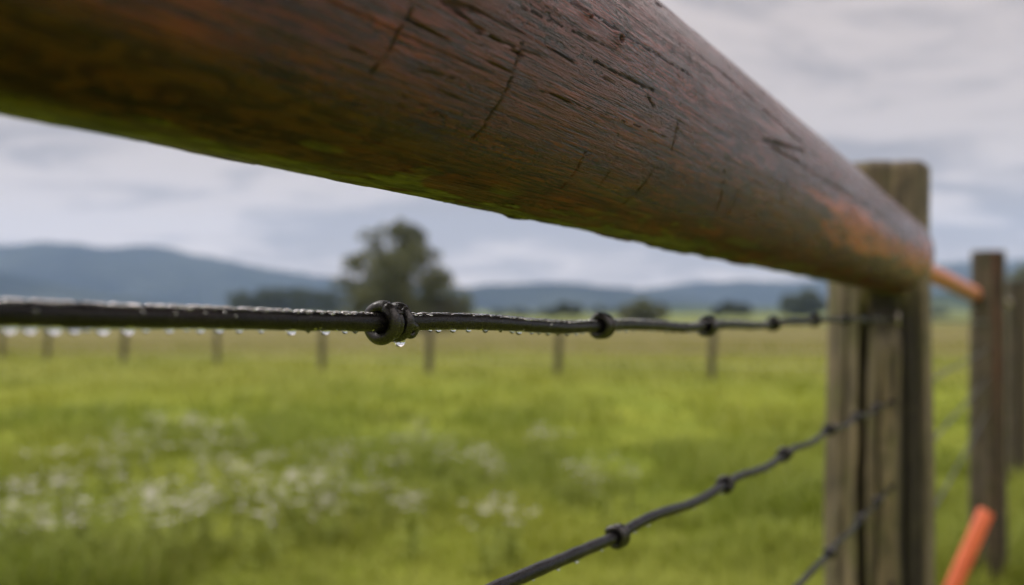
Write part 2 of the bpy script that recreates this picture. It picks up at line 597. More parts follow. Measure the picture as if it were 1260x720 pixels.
def thin_rail(mat, s0, s1, r, a0, z0, a1, z1, seed, label):
    p0, p1 = fen(s0, a0, z0), fen(s1, a1, z1)
    L = np.linalg.norm(p1 - p0)
    x = (p1 - p0) / L
    y = np.cross(E2, x); y /= np.linalg.norm(y)
    z = np.cross(x, y)
    ss = np.linspace(0, L, 160)
    ph = np.linspace(0, 2 * math.pi, 48, endpoint=False)
    S, P = np.meshgrid(ss, ph, indexing='ij')
    r = r[0] + (r[1] - r[0]) * S / L
    cy, cz = np.cos(P) * r, np.sin(P) * r
    rad = r + 0.10 * r * (fbm(S * 3, cy * 20, cz * 20, seed, 3) - 0.5) + 0.05 * r * (fbm(S * 10, cy * 160, cz * 160, seed + 3, 3) - 0.5)
    o = put('rail', ring_mesh('rail', ss, ph, rad), mat, fence, basis(x, y, z, p0))
    o['label'] = label


def post(name, cx, cyy, ztop, r, seed, grooves, n=260, rust=None, label=None, lean=(0.0, 0.0), dark=0.0):
    """round weathered post with drying checks: grooves = (angle from the lens side in degrees, half width deg, depth, drift, from, to)"""
    zz = np.concatenate([np.linspace(-0.25, ztop - 0.006, 240), [ztop - 0.003, ztop - 0.001, ztop]])
    face = math.atan2(-cyy, -cx)                    # direction of the lens seen from the post
    ph = np.linspace(0, 2 * math.pi, n, endpoint=False)
    Z, P = np.meshgrid(zz, ph, indexing='ij')
    cx_, cy_ = np.cos(P) * r, np.sin(P) * r
    rad = r * (1.05 - 0.10 * sstep(0.75, ztop, Z))
    rad = rad + 0.16 * r * (fbm(cx_ * 12, cy_ * 12, Z * 2.2, seed, 3) - 0.5) + 0.05 * r * (fbm(cx_ * 130, cy_ * 130, Z * 5, seed + 3, 3) - 0.5)
    tone_shade = np.full_like(Z, dark) + 0.22 * sstep(ztop - 0.10, ztop - 0.01, Z + 0.08 * (fbm(cx_ * 40, cy_ * 40, Z * 6, seed + 17, 3) - 0.5))
    rel = (np.degrees(P - face) + 180) % 360 - 180
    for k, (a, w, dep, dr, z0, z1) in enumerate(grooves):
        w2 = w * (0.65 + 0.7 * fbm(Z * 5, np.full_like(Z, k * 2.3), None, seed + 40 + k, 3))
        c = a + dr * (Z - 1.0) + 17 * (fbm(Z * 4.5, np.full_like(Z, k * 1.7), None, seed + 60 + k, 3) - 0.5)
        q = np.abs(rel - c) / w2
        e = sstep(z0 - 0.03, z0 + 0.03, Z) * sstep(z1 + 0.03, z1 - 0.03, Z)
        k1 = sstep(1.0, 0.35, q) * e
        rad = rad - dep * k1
        tone_shade = np.maximum(tone_shade, 0.97 * sstep(1.0, 0.6, q) * e)  # near-black colour paints shade into the grooves, narrow and wide alike
    rad = rad - 0.05 * r * sstep(ztop - 0.006, ztop, Z)
    X, Y = cx + rad * np.cos(P) + lean[0] * Z, cyy + rad * np.sin(P) + lean[1] * Z
    V = np.stack([X, Y, Z + 0.004 * (fbm(cx_ * 40, cy_ * 40, None, seed + 9, 3) - 0.5) * sstep(ztop - 0.1, ztop, Z)], -1)
    V = np.vstack([V.reshape(-1, 3), [cx + lean[0] * ztop, cyy + lean[1] * ztop, ztop + 0.002]])
    nz = len(zz)
    j = np.arange(n)
    b = (nz - 1) * n
    fs = [grid_faces(nz, n, True), np.stack([np.full(n, nz * n), b + j, b + (j + 1) % n], -1)]
    V[:, 0] -= cx
    V[:, 1] -= cyy
    me = np_mesh(name, V, fs)
    attr(me, 'tone_shade', np.concatenate([tone_shade.ravel(), [0.2]]))
    ru = np.zeros_like(Z) if rust is None else 0.8 * sstep(rust[1], rust[1] * 0.4, np.abs(rel - rust[0])) * sstep(0.35, 0.6, fbm(cx_ * 60, cy_ * 60, Z * 4, seed + 13, 3))
    attr(me, 'rust', np.concatenate([ru.ravel(), [0]]))
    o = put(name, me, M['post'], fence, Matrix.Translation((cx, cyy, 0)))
    if label:
        o['label'] = label
    return o


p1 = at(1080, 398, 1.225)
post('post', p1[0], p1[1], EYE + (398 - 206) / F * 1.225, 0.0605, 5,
     [(-13, 5.5, 0.020, 5, -1, 1.015), (40, 21, 0.009, 5, -1, 1.035), (34, 5, 0.02, -14, -1, 1.0), (12, 24, 0.016, 0, 0.995, 1.05), (9, 2.2, 0.005, 45, 0.55, 0.93), (-40, 1.6, 0.004, 8, 0.5, 1.1)],  # the wide entries paint shade on the right flank and under the rail
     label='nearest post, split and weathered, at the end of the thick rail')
p2 = at(1216, 398, 3.62)
post('post', p2[0], p2[1], EYE + (398 - 309) / F * 3.62, 0.060, 25,
     [(-35, 4, 0.008, 5, -1, 2), (24, 5, 0.012, 3, -1, 2), (50, 8, 0.014, -4, -1, 2)], 160, rust=(27, 16), dark=0.42, label='middle post with a rusty streak, orange rail nailed to it')
p3 = at(1252, 398, 6.0)
post('post', p3[0], p3[1], EYE + (398 - 346) / F * 6.0, 0.058, 45, [(10, 9, 0.012, 4, -1, 2), (-40, 4, 0.010, 4, -1, 2)], 96, dark=0.5, label='farthest post at the photo edge')

thin_rail(M['orail'], 1.31, 3.99, (0.0118, 0.027), 0.147, 0.079, 0.200, 0.108, 91, 'thin orange-painted rail between the first two posts')
thin_rail(M['grail'], 4.02, 6.65, (0.026, 0.026), 0.150, 0.110, 0.150, 0.120, 95, 'thin grey rail beyond the middle post')

# ---- wires
WR = 0.0023
WZ = [[(-1.4, 0.004), (0.0, 0.0026), (0.10, 0.0016), (0.212, 0.0002), (0.353, -0.0010), (0.491, -0.0014), (0.634, -0.0002), (0.77, 0.0024), (0.92, 0.0036), (1.2, 0.004), (4.0, 0.006), (6.7, 0.006)],
      [(-1.4, -0.070), (0.1, -0.077), (0.225, -0.0800), (0.369, -0.0843), (0.525, -0.0866), (0.665, -0.0874), (0.826, -0.0868), (0.965, -0.088), (1.2, -0.090), (4.0, -0.088), (6.7, -0.088)],
      [(-1.4, -0.172), (0.2, -0.178), (0.826, -0.184), (1.2, -0.188), (4.0, -0.188), (6.7, -0.188)],
      [(-1.4, -0.285), (0.2, -0.290), (1.2, -0.302), (4.0, -0.300), (6.7, -0.300)]]
KN = [[0.212, 0.353, 0.491, 0.634, 0.770, 0.905, 1.03], [0.369, 0.525, 0.665, 0.826, 0.965, 1.09], [0.826, 0.985, 1.105], [1.13]]
AMP = [0.0006, 0.0014, 0.0014, 0.001]


def wire_z(i, s):
    t = np.array(WZ[i])
    s = np.asarray(s, float)
    base = np.interp(s, t[:, 0], t[:, 1])
    k = KN[i][0]
    fade = sstep(k - 0.02, k + 0.02, s) * sstep(1.3, 1.1, s)
    return base + AMP[i] * fade * np.sin(2 * math.pi * (s - k) / 0.1405) - 0.00025 * (vnoise(s * 40, np.full_like(s, i * 5.1), None, 200) - 0.5)


def coil(turns, R0, r, pitch, tail, seed):
    """a hand-wrapped wire knot along local X, with a short curled end"""
    rnd = random.Random(seed)
    n = int(turns * 40)
    pts, rad = [], []
    ph0 = rnd.uniform(0, 6.28)
    for i in range(n + 1):
        t = i / n
        a = ph0 + t * turns * 2 * math.pi
        mid = 1 - 0.13 * math.sin(math.pi * t) ** 2
        rr = R0 * mid * (1 + 0.03 * math.sin(3 * a + seed))
        x = (t - 0.5) * pitch * turns + 0.0003 * math.sin(a * 1.0 + 0.6)
        pts.append((x, rr * math.cos(a), rr * math.sin(a)))
        rad.append(r * (1.0 - 0.10 * math.sin(math.pi * t)))
    a0 = ph0
    pts = [(pts[0][0] - 0.0002, (R0 - r * 0.8) * math.cos(a0 - 0.5), (R0 - r * 0.8) * math.sin(a0 - 0.5))] + pts
    rad = [r * 0.7] + rad
    parts = [tube(pts, rad, 18)]
    if tail:
        tp = []
        for i in range(22):
            b = -0.3 + i / 21 * 4.1
            tp.append((pitch * turns * 0.5 + 0.0021 + 0.0011 * math.sin(b), -0.0020 + 0.0003 * b, -0.0019 - 0.00125 * math.cos(b)))
        parts.append(tube(tp, [0.00085 * (1 - 0.25 * i / 21) for i in range(22)], 14))
    return np_mesh('knot', *join(parts))


def drop_mesh(seed):
    rnd = random.Random(seed)
    nu, nv = 18, 12
    th = np.linspace(0, math.pi, nv)
    ph = np.linspace(0, 2 * math.pi, nu, endpoint=False)
    T, Pm = np.meshgrid(th, ph, indexing='ij')
    rr = np.sin(T)
    z = np.cos(T)
    z = np.where(z < 0, z * 1.05, z * 0.8)
    V = np.stack([rr * np.cos(Pm), rr * np.sin(Pm), z], -1).reshape(-1, 3)
    return np_mesh('water_drop', V, grid_faces(nv, nu, True)[:, ::-1].copy())


def rings(r_list, tail):
    """three tight turns side by side, as a fence knot looks, with a curled end"""
    parts = []
    a = np.linspace(0, 2 * math.pi, 49)
    for k, (x0, R0, r, tilt, tw) in enumerate(r_list):
        ph = tw + a
        pts = np.stack([x0 + tilt * np.sin(ph) * R0 + 0.0004 * (a / math.pi - 1), R0 * (1 + 0.02 * np.sin(2 * ph + k)) * np.cos(ph), R0 * np.sin(ph)], -1)
        parts.append(tube(pts, r * (1 + 0.05 * np.sin(3 * ph + 2 * k)), 20))
    if tail:
        tp = [(0.0035, -0.0034, -0.0006), (0.0050, -0.0036, -0.0009)] + [(0.0068 + 0.0012 * math.sin(b), -0.0030 + 0.0004 * b, -0.0022 + 0.0012 * math.cos(b)) for b in np.linspace(-0.4, 4.3, 22)]
        parts.append(tube(tp, [0.0011 * (1 - 0.15 * i / 23) for i in range(24)], 14))
    return np_mesh('knot', *join(parts))


DROP = drop_mesh(1)
knot_meshes = [rings([(-0.0037, 0.0040, 0.00172, 0.04, 2.0), (-0.0001, 0.0034, 0.00118, -0.02, 2.6), (0.0032, 0.0038, 0.00145, 0.04, 2.2)], True), coil(2.6, 0.0038, 0.00150, 0.0026, False, 9), coil(2.9, 0.0036, 0.00145, 0.0024, True, 14)]
for me in knot_meshes:
    me.materials.append(M['knot'])
DROP.materials.append(M['water'])


def wire(i):
    ss = np.concatenate([np.arange(-1.4, 0.0, 0.02), np.arange(0.0, 1.32, 0.0012), np.arange(1.32, 6.66, 0.03)])
    z = wire_z(i, ss)
    a = AX + 0.0006 * (fbm(ss * 9, np.full_like(ss, 3.3 * i), None, 210, 2) - 0.5)
    pts = np.stack([ss, a, z], -1)
    rad = WR * (1 + 0.17 * (fbm(ss * 110, np.full_like(ss, 1.3 * i), None, 220, 3) - 0.5))
    V, fs = tube(pts, rad, 28)
    o = put('wire', np_mesh('wire', V, fs), M['wire'], fence, basis(D, E1, E2, fen(0, 0, 0)))
    for j, s in enumerate(KN[i]):
        me = knot_meshes[0 if (i == 0 and j == 0) else 1 + (j + i) % 2]
        ds = 0.002
        x = D * 2 * ds + E2 * float(wire_z(i, s + ds) - wire_z(i, s - ds))
        x /= np.linalg.norm(x)
        y = np.cross(E2, x); y /= np.linalg.norm(y)
        zz = np.cross(x, y)
        rr = random.Random(i * 31 + j)
        rot = 0 if (i == 0 and j == 0) else rr.uniform(0, 6.28)
        yy = y * math.cos(rot) + zz * math.sin(rot)
        z3 = np.cross(x, yy)
        sc = 1.0 if j == 0 else rr.uniform(0.94, 1.06)
        put('knot', me, None, o, basis(x * sc, yy * sc, z3 * sc, fen(s, AX, float(wire_z(i, s)))))
    # hanging drops
    rr = random.Random(50 + i)
    drops = []
    if i == 0:
        for u, k in ((10, 1.1), (35, 1.1), (65, 1.2), (90, .95), (105, .6), (125, 1.15), (156, 1.1), (178, .6), (207, .9), (228, .5), (245, .8), (268, 1.0), (293, .8),
                     (320, .7), (357, 1.0), (378, .5), (399, 1.0), (423, .7), (436, .6), (528, .5), (538, .95), (556, 1.0), (575, .9), (596, .95), (615, .6), (629, .8),
                     (637, .95), (653, .6), (662, .7), (673, .8), (685, .7), (697, .7), (708, .6), (716, .5)):
            t = (u - CU) / F
            y = AX / (math.cos(TH) * -t + math.sin(TH))
            drops.append((y * (t * math.sin(TH) + math.cos(TH)), k))
        s = 0.37
        while s < 0.76:
            drops.append((s, rr.uniform(0.5, 0.9)))
            s += rr.uniform(0.006, 0.014)
    elif i == 1:
        s = 0.25
        while s < 0.62:
            drops.append((s, rr.uniform(0.5, 0.9)))
            s += rr.uniform(0.006, 0.03)
    for s, k in drops[:96]:
        if any(abs(s - q) < 0.006 for q in KN[i]):
            continue
        h = k * rr.uniform(0.85, 1.1)
        c = fen(s, AX - 0.0003, float(wire_z(i, s)) - WR - 0.00012 * h)
        put('water_drop', DROP, None, o, basis(D * 0.00122 * h, E1 * 0.0010 * h, E2 * 0.00092 * h, c))
    if i == 0:   # the big drop under the first knot
        put('water_drop', DROP, None, o, basis(D * 0.0019, E1 * 0.0013, E2 * 0.0012, fen(0.2155, AX - 0.0006, float(wire_z(0, 0.2155)) - 0.0051)))
    # beads of rain standing along the top
    if i < 1:
        parts = []
        base = np.array([v.co[:] for v in DROP.vertices])
        bf = grid_faces(12, 18, True)[:, ::-1].copy()
        s = 0.06 if i == 0 else 0.25
        while s < (0.62 if i == 0 else 0.6):
            L = rr.uniform(0.0008, 0.0021)
            if not any(abs(s - q) < 0.0055 for q in KN[i]):
                an = R(rr.gauss(107, 6))
                c = np.array([s, AX + (WR - 0.0001) * math.cos(an), float(wire_z(i, s)) + (WR - 0.0001) * math.sin(an)])
                rv = np.array([0, math.cos(an), math.sin(an)])
                tv = np.array([0, -math.sin(an), math.cos(an)])
                sk = rr.uniform(-0.35, 0.35)
                xv = np.array([1, 0, 0]) + tv * sk
                v = c + base[:, :1] * xv * L + base[:, 1:2] * tv * rr.uniform(0.0006, 0.0010) + base[:, 2:] * rv * rr.uniform(0.0003, 0.0005)
                parts.append((v, bf))
            s += L * rr.uniform(1.5, 2.3)
        for _ in range(36 if i == 0 else 14):       # fine mist beads on the flank
            s = rr.uniform(0.08, 0.45) if i == 0 else rr.uniform(0.27, 0.6)
            if any(abs(s - q) < 0.006 for q in KN[i]):
                continue
            an = R(rr.choice((rr.uniform(140, 175), rr.uniform(225, 262))))
            k = rr.uniform(0.00018, 0.0004)
            rv = np.array([0, math.cos(an), math.sin(an)])
            tv = np.array([0, -math.sin(an), math.cos(an)])
            c = np.array([s, AX, float(wire_z(i, s))]) + rv * WR
            parts.append((c + base[:, :1] * np.array([1, 0, 0]) * k * 1.3 + base[:, 1:2] * tv * k + base[:, 2:] * rv * k * 0.6, bf))
        b = put('rain_beads', np_mesh('rain_beads', *join(parts)), M['water'], o, basis(D, E1, E2, fen(0, 0, 0)))
        b['kind'] = 'stuff'
    return o


wires = [wire(i) for i in range(4)]
wires[0]['label'] = 'top wire, at eye level and in focus, hung with rain drops'

# staples over the wires on the first post
for i in range(4):
    z0 = float(wire_z(i, 1.2))
    fx = np.array([p1[0], p1[1]])
    vd = -fx / np.linalg.norm(fx)
    c = np.array([p1[0] + 0.024, p1[1], 0]) + np.array([vd[0], vd[1], 0]) * 0.056
    c[2] = EYE + z0
    o3 = np.array([vd[0], vd[1], 0])
    pts = []
    for t in np.linspace(-1, 1, 21):
        up = 0.008 * t
        outw = 0.009 * math.sqrt(max(0.0, 1 - abs(t) ** 3)) - 0.004
        pts.append(c + E2 * up + o3 * outw)
    V, fs = tube(pts, 0.0019, 10)
    V = V - c
    put('staple', np_mesh('staple', V, fs), M['steel'], fence, Matrix.Translation(c))

# ------------------------------------------------------------------ orange stake leaning on the middle post
top, bot = at(1213.5, 629, 3.42), at(1146, 770, 3.28)
bot[2] = -0.03
ax = (top - bot) / np.linalg.norm(top - bot)
sx = np.cross(ax, np.array([0, 1.0, 0])); sx /= np.linalg.norm(sx)
sy = np.cross(ax, sx)
L = float(np.linalg.norm(top - bot))
w, d, bv = 0.026, 0.009, 0.002
prof = [(-w, -d + bv), (-w + bv, -d), (w - bv, -d), (w, -d + bv), (w, d - bv), (w - bv, d), (-w + bv, d), (-w, d - bv)]
rows = [(0.0, 0.12), (0.09, 1.0)] + [(L * t, 1.0) for t in (0.4, 0.6, 0.8)] + [(L - 0.003, 1.0), (L, 0.93)]
V = np.array([[px * k, py * k, z] for z, k in rows for px, py in prof])
n = len(rows)
fs = [grid_faces(n, 8, True), np.arange((n - 1) * 8, n * 8)[None, :], np.arange(8)[::-1][None, :]]
stake = put('wooden_stake', np_mesh('wooden_stake', V, fs, False), M['stake'], None, basis(sx, sy, ax, bot))
tag(stake, 'bright orange flat stake leaning against the foot of the middle fence post', 'stake')

# ------------------------------------------------------------------ ground
def ground_z(x, y):
    x, y = np.asarray(x, float), np.asarray(y, float)
    z = 0.10 * (fbm(x * 0.35, y * 0.35, None, 300, 3) - 0.5) * sstep(0, 3, np.abs(y) + 0 * x)
    z = z + 0.5 * (fbm(x * 0.03, y * 0.03, None, 301, 3) - 0.5) * sstep(25, 80, y)
    r = np.clip(y - 110, 0, 1500)
    z = z + r * 0.0125
    z = z + 9 * (fbm(x * 0.004, y * 0.004, None, 303, 3) - 0.5) * sstep(200, 700, y)
    return z


def dryness(x, y):
    w = 5 * (fbm(x * 0.2, y * 0.2, None, 311, 3) - 0.5)
    return 0.20 * sstep(11, 20, y + w) + 0.34 * sstep(26, 40, y + w * 2) + 0.5 * sstep(120, 260, y)


def axis(lim, first, grow):
    a, s = [0.0], first
    while a[-1] < lim:
        a.append(min(lim, a[-1] + s))
        s *= grow
    return np.array(a)


ya = np.concatenate([-axis(60, 0.5, 1.15)[:0:-1], axis(4000, 0.22, 1.03)])
xa = axis(3800, 0.25, 1.05)
xa = np.concatenate([-xa[:0:-1], xa])
Y, X = np.meshgrid(ya, xa, indexing='ij')
V = np.stack([X, Y, ground_z(X, Y)], -1).reshape(-1, 3)
me = np_mesh('ground', V, grid_faces(len(ya), len(xa))[:, ::-1].copy())
attr(me, 'dry', dryness(V[:, 0], V[:, 1]))
g = put('ground', me, M['ground'])
g['kind'] = 'structure'


# grass: single blades near by, broader tufts further off
def build_grass():
    n = 230000
    q = RNG.random(n)
    y0, y1 = 1.6, 60.0
    y = 1 / (1 / y0 - q * (1 / y0 - 1 / y1))
    x = (RNG.random(n) * 2 - 1) * (0.62 * y + 1.2)
    patch = fbm(x * 1.3, y * 1.3, None, 320, 3)
    patch2 = fbm(x * 0.35, y * 0.3, None, 321, 3)
    hgt = (0.045 + 0.12 * sstep(0.35, 0.68, patch) * (0.5 + RNG.random(n))) * (0.7 + 0.6 * RNG.random(n))
    hgt = hgt * (1 + 0.4 * sstep(26, 40, y))
    wid = 0.0028 + 0.0016 * y
    yaw = RNG.random(n) * 2 * math.pi
    bx, by = np.cos(yaw), np.sin(yaw)
    lx, ly = -by * wid * 0.5, bx * wid * 0.5
    bend = hgt * (0.25 + 0.7 * RNG.random(n))
    zz = ground_z(x, y) - 0.01
    V = np.zeros((n, 5, 3))
    for k, (t, b) in enumerate(((0, 0), (0, 0), (0.6, 0.35), (0.6, 0.35), (1.0, 1.0))):
        sg = (-1, 1, -0.8, 0.8, 0)[k]
        V[:, k, 0] = x + bx * bend * b + lx * sg
        V[:, k, 1] = y + by * bend * b + ly * sg
        V[:, k, 2] = zz + hgt * t * (1 - 0.15 * b)
    i = np.arange(n)[:, None] * 5
    quads = i + np.array([[0, 1, 3, 2]])
    tris = i + np.array([[2, 3, 4]])
    me = np_mesh('grass', V.reshape(-1, 3), [quads, tris])
    tint = np.clip(0.55 * RNG.random(n) * 0.7 + 0.75 * sstep(0.3, 0.7, patch2) - 0.1, 0, 1)
    dr = np.clip(1.5 * dryness(x, y) + (RNG.random(n) < 0.06) * 0.5 + 0.15 * sstep(0.55, 0.75, fbm(x * 0.8, y * 0.5, None, 325, 3)), 0, 1)
    attr(me, 'tint', np.repeat(tint, 5))
    attr(me, 'dry', np.repeat(dr, 5))
    o = put('grass', me, M['grass'])
    o['kind'] = 'stuff'
    return o


build_grass()


# ------------------------------------------------------------------ white flowering weeds
def head_mesh(seed):
    """a loose flat-topped cluster of tiny white florets"""
    r = random.Random(seed)
    V, Fc = [], []
    for k in range(9):
        a, d = r.uniform(0, 6.28), math.sqrt(r.random()) * 0.030
        cx, cy, cz = d * math.cos(a), d * math.sin(a), 0.007 - 6 * d * d + r.uniform(-0.003, 0.003)
        b = len(V)
        V.append((cx, cy, cz + 0.002))
        for q in range(5):
            t = q * 1.2566 + a
            V.append((cx + 0.0052 * math.cos(t), cy + 0.0052 * math.sin(t), cz + r.uniform(-0.001, 0.002)))
        for q in range(5):
            Fc.append((b, b + 1 + q, b + 1 + (q + 1) % 5))
    return np_mesh('flower_head', np.array(V), np.array(Fc), False)


def stem_mesh(seed, tips):
    r = random.Random(seed)
    parts = []
    for t in tips:
        t = np.array(t)
        mid = np.array([t[0] * 0.25, t[1] * 0.25, t[2] * 0.6])
        p = np.array([[0, 0, 0.0], mid * 0.5, mid, (mid + t) / 2 + [0, 0, 0.01], t])
        parts.append(tube(p, [0.003, 0.0028, 0.0024, 0.002, 0.0015], 5))
    for k in range(22):
        z = r.uniform(0.01, 0.22)
        a = r.uniform(0, 6.28)
        Lf, wf = r.uniform(0.06, 0.13), r.uniform(0.008, 0.016)
        c, s = math.cos(a), math.sin(a)
        v = np.array([[0, 0, z], [c * Lf * .5 - s * wf, s * Lf * .5 + c * wf, z + .03], [c * Lf, s * Lf, z + 0.02], [c * Lf * .5 + s * wf, s * Lf * .5 - c * wf, z + .03]])
        parts.append((v, np.array([[0, 1, 2, 3]])))
    return np_mesh('stem', *join(parts))


protos = []
for k in range(5):
    r = random.Random(400 + k)
    tips = [(r.gauss(0, 0.055), r.gauss(0, 0.055), r.uniform(0.24, 0.36)) for _ in range(7)]
    protos.append((stem_mesh(410 + k, tips), tips))
heads = [head_mesh(430 + k) for k in range(3)]
for h in heads:
    h.materials.append(M['petal'])
for p in protos:
    p[0].materials.append(M['stem'])

PATCH = [  # centre u, v in the photo, spread in pixels, count, label
    (60, 590, 45, 22, 10, 'white flowering weed in the dense drift at the left edge'),
    (20, 632, 26, 14, 5, 'white flowering weed in the dense drift at the left edge'),
    (95, 552, 40, 12, 6, 'white flowering weed in the dense drift at the left edge'),
    (200, 612, 32, 16, 10, 'white flowering weed in the pale drift across the middle of the meadow'),
    (260, 625, 30, 12, 5, 'white flowering weed in the pale drift across the middle of the meadow'),
    (320, 590, 38, 16, 11, 'white flowering weed in the pale drift across the middle of the meadow'),
    (380, 585, 28, 13, 7, 'white flowering weed in the pale drift across the middle of the meadow'),
    (440, 590, 34, 12, 8, 'white flowering weed in the pale drift across the middle of the meadow'),
    (230, 545, 40, 12, 6, 'small white flowering weed in the far thin drift'),
    (185, 512, 30, 7, 5, 'small white flowering weed in the far thin drift'),
    (262, 515, 30, 8, 6, 'small white flowering weed in the far thin drift'),
    (404, 556, 14, 6, 2, 'small white flowering weed in the far thin drift'),
    (525, 532, 20, 8, 5, 'white flowering weed in the sparse tufts right of the drift'),
    (560, 553, 22, 8, 3, 'white flowering weed in the sparse tufts right of the drift'),
    (607, 560, 20, 8, 4, 'white flowering weed in the sparse tufts right of the drift'),
    (668, 540, 8, 8, 2, 'white flowering weed in the sparse tufts right of the drift'),
    (733, 578, 18, 9, 4, 'white flowering weed in the sparse tufts right of the drift'),
    (650, 648, 26, 8, 3, 'lone white flowering weed low in the grass'),
]
fr = random.Random(900)
for (pu, pv, su, sv, cnt, lab) in PATCH:
    for k in range(round(cnt * 1.35)):
        u, v = fr.gauss(pu, su * 1.25), fr.gauss(pv, sv * 1.3)
        y = (1.0 - 0.21) * F / max(60, v - HV)
        x = (u - CU) / F * y
        st, tips = protos[fr.randrange(5)]
        sc, yaw = fr.uniform(0.6, 0.85), fr.uniform(0, 6.28)
        MM = Matrix.Translation((x, y, float(ground_z(x, y)) - 0.005)) @ Matrix.Rotation(yaw, 4, 'Z') @ Matrix.Scale(sc, 4)
        root = empty('flowering_plant', (0, 0, 0))
        root.matrix_world = MM
        WORLD[root] = MM
        tag(root, lab, 'wildflower', 'white wildflowers in the meadow')
        put('stem', st, None, root, MM)
        for t in tips:
            put('flower_head', heads[fr.randrange(3)], None, root, MM @ Matrix.Translation(t) @ Matrix.Rotation(fr.uniform(0, 6.28), 4, 'Z') @ Matrix.Scale(fr.uniform(0.55, 1.05), 4))

# ------------------------------------------------------------------ far pasture fence
ff = empty('pasture_fence', (0, 20, 0))
tag(ff, 'low post and wire fence crossing the pasture, far behind the wires', 'fence')
fp = []
fr = random.Random(33)
for u, v in ((2, 442), (58, 444), (152, 447), (267, 450), (396, 455), (528, 460), (686, 463), (875, 467), (1110, 470), (1400, 474)):
    y = 1.0 * F / (v - HV)
    x = (u - CU) / F * y
    z0 = float(ground_z(x, y))
    h = fr.uniform(0.86, 1.0)
    n = 14
    zz = np.array([-0.2, 0.0, 0.3, 0.6, h - 0.02, h])
    rads = np.array([0.080, 0.079, 0.078, 0.077, 0.076, 0.066])
    V, fs = tube(np.stack([0.05 * math.sin(u) * zz, 0.05 * math.cos(u * 1.7) * zz, zz], -1), rads * fr.uniform(0.72, 0.95), n)
    me = np_mesh('post', V, fs)
    attr(me, 'tone_shade', np.full(len(V), 0.58))
    if 0 <= u <= 1260:
        put('post', me, M['post'], ff, Matrix.Translation((x, y, z0)))
    fp.append((x, y, z0))
for zz in (0.25, 0.5, 0.75):
    V, fs = tube([(a, b, c + zz) for a, b, c in fp], 0.006, 6)
    put('wire', np_mesh('wire', V, fs), M['steel'], ff)


# ------------------------------------------------------------------ trees
def leaves(blobs, n, size, seed):
    """leaf faces through the volume of several uneven clumps"""
    rg = np.random.default_rng(seed)
    w = np.array([b[3] ** 2 for b in blobs])
    idx = rg.choice(len(blobs), n, p=w / w.sum())
    B = np.array(blobs)[idx]
    dv = rg.normal(size=(n, 3))
    dv /= np.linalg.norm(dv, axis=1)[:, None]
    rr_ = B[:, 3] * (0.35 + 0.75 * rg.random(n) ** 0.55)
    c = B[:, :3] + dv * rr_[:, None] * np.array([1, 1, 0.82])
    keep = fbm(c[:, 0] * 1.1, c[:, 1] * 1.1, c[:, 2] * 1.1, seed, 3) > 0.41
    c = c[keep]
    n = len(c)
    a = rg.normal(size=(n, 3)); a /= np.linalg.norm(a, axis=1)[:, None]
    b = np.cross(a, rg.normal(size=(n, 3))); b /= np.linalg.norm(b, axis=1)[:, None]
    s = (size * (0.6 + 0.8 * rg.random(n)))[:, None]
    V = np.stack([c - a * s, c - b * s * 0.55, c + a * s, c + b * s * 0.55], 1).reshape(-1, 3)
    return V, np.arange(n * 4).reshape(-1, 4)


def tree(name, label, cat, u, y, lobes, n, size, mat, seed, group=None):
    """lobes: (u, v, radius in photo pixels) at this distance; trunk and limbs run up into them"""
    px = y / F
    x = (u - CU) * px
    z0 = float(ground_z(x, y))
    r = random.Random(seed)
    root = empty(name, (x, y, z0))
    tag(root, label, cat, group)
    blobs = []
    for (lu, lv, lr) in lobes:
        p = at(lu, lv, y)
        blobs.append((p[0] - x, r.uniform(-0.6, 0.6) * lr * px * 1.6, p[2] - z0, lr * px))
        if lr > 14:
            for k in range(3):
                blobs.append((p[0] - x + r.gauss(0, .55) * lr * px, r.gauss(0, .7) * lr * px, p[2] - z0 + r.gauss(0, .5) * lr * px, lr * px * r.uniform(.35, .55)))
    V, fq = leaves(blobs, n, size, seed)
    hmax = max(b[2] + b[3] for b in blobs)
    V = V[:]
    V[:, 2] = np.maximum(V[:, 2], 0.05)
    put('crown', np_mesh('crown', V, fq, False), mat, root, Matrix.Translation((x, y, z0)))
    parts = []
    tr = hmax * 0.035
    parts.append(tube([(0, 0, -0.3), (0.05, 0, hmax * .15), (0.1, 0, hmax * .4), (0.0, 0.1, hmax * .7)], [tr * 1.3, tr, tr * .75, tr * .3], 12))
    for b in blobs[::2]:
        z1 = min(hmax * .4, b[2] * .5)
        parts.append(tube([(0.05, 0, z1), (b[0] * .5, b[1] * .5, (z1 + b[2]) * .52), (b[0], b[1], b[2])], [tr * .5, tr * .3, tr * .1], 8))
    put('trunk', np_mesh('trunk', *join(parts)), M['bark'], root, Matrix.Translation((x, y, z0)))
    return root


tree('broadleaf_tree', 'large dark green round-crowned tree standing alone behind the knotted wire', 'tree', 497, 95,
     [(487, 300, 26), (503, 292, 20), (478, 290, 16), (462, 318, 22), (512, 312, 20), (440, 326, 16), (486, 334, 34), (530, 338, 20), (455, 352, 26), (508, 360, 34), (545, 360, 20), (470, 378, 30), (530, 380, 28), (568, 374, 15), (556, 388, 18), (440, 382, 16), (500, 394, 36)],
     19000, 0.21, M['leaf'], 500)
tree('round_bush', 'small rounded green bush on the field edge right of the second wire knot', 'bush', 790, 150,
     [(790, 380, 16), (772, 384, 12), (808, 384, 13), (790, 392, 18)], 4500, 0.28, M['leaf'], 510)
tree('broadleaf_tree', 'hazy green tree at the foot of the hills beside the near post', 'tree', 985, 330,
     [(975, 372, 12), (992, 368, 14), (1008, 376, 12), (985, 382, 16)], 3000, 0.7, M['leaf2'], 520)
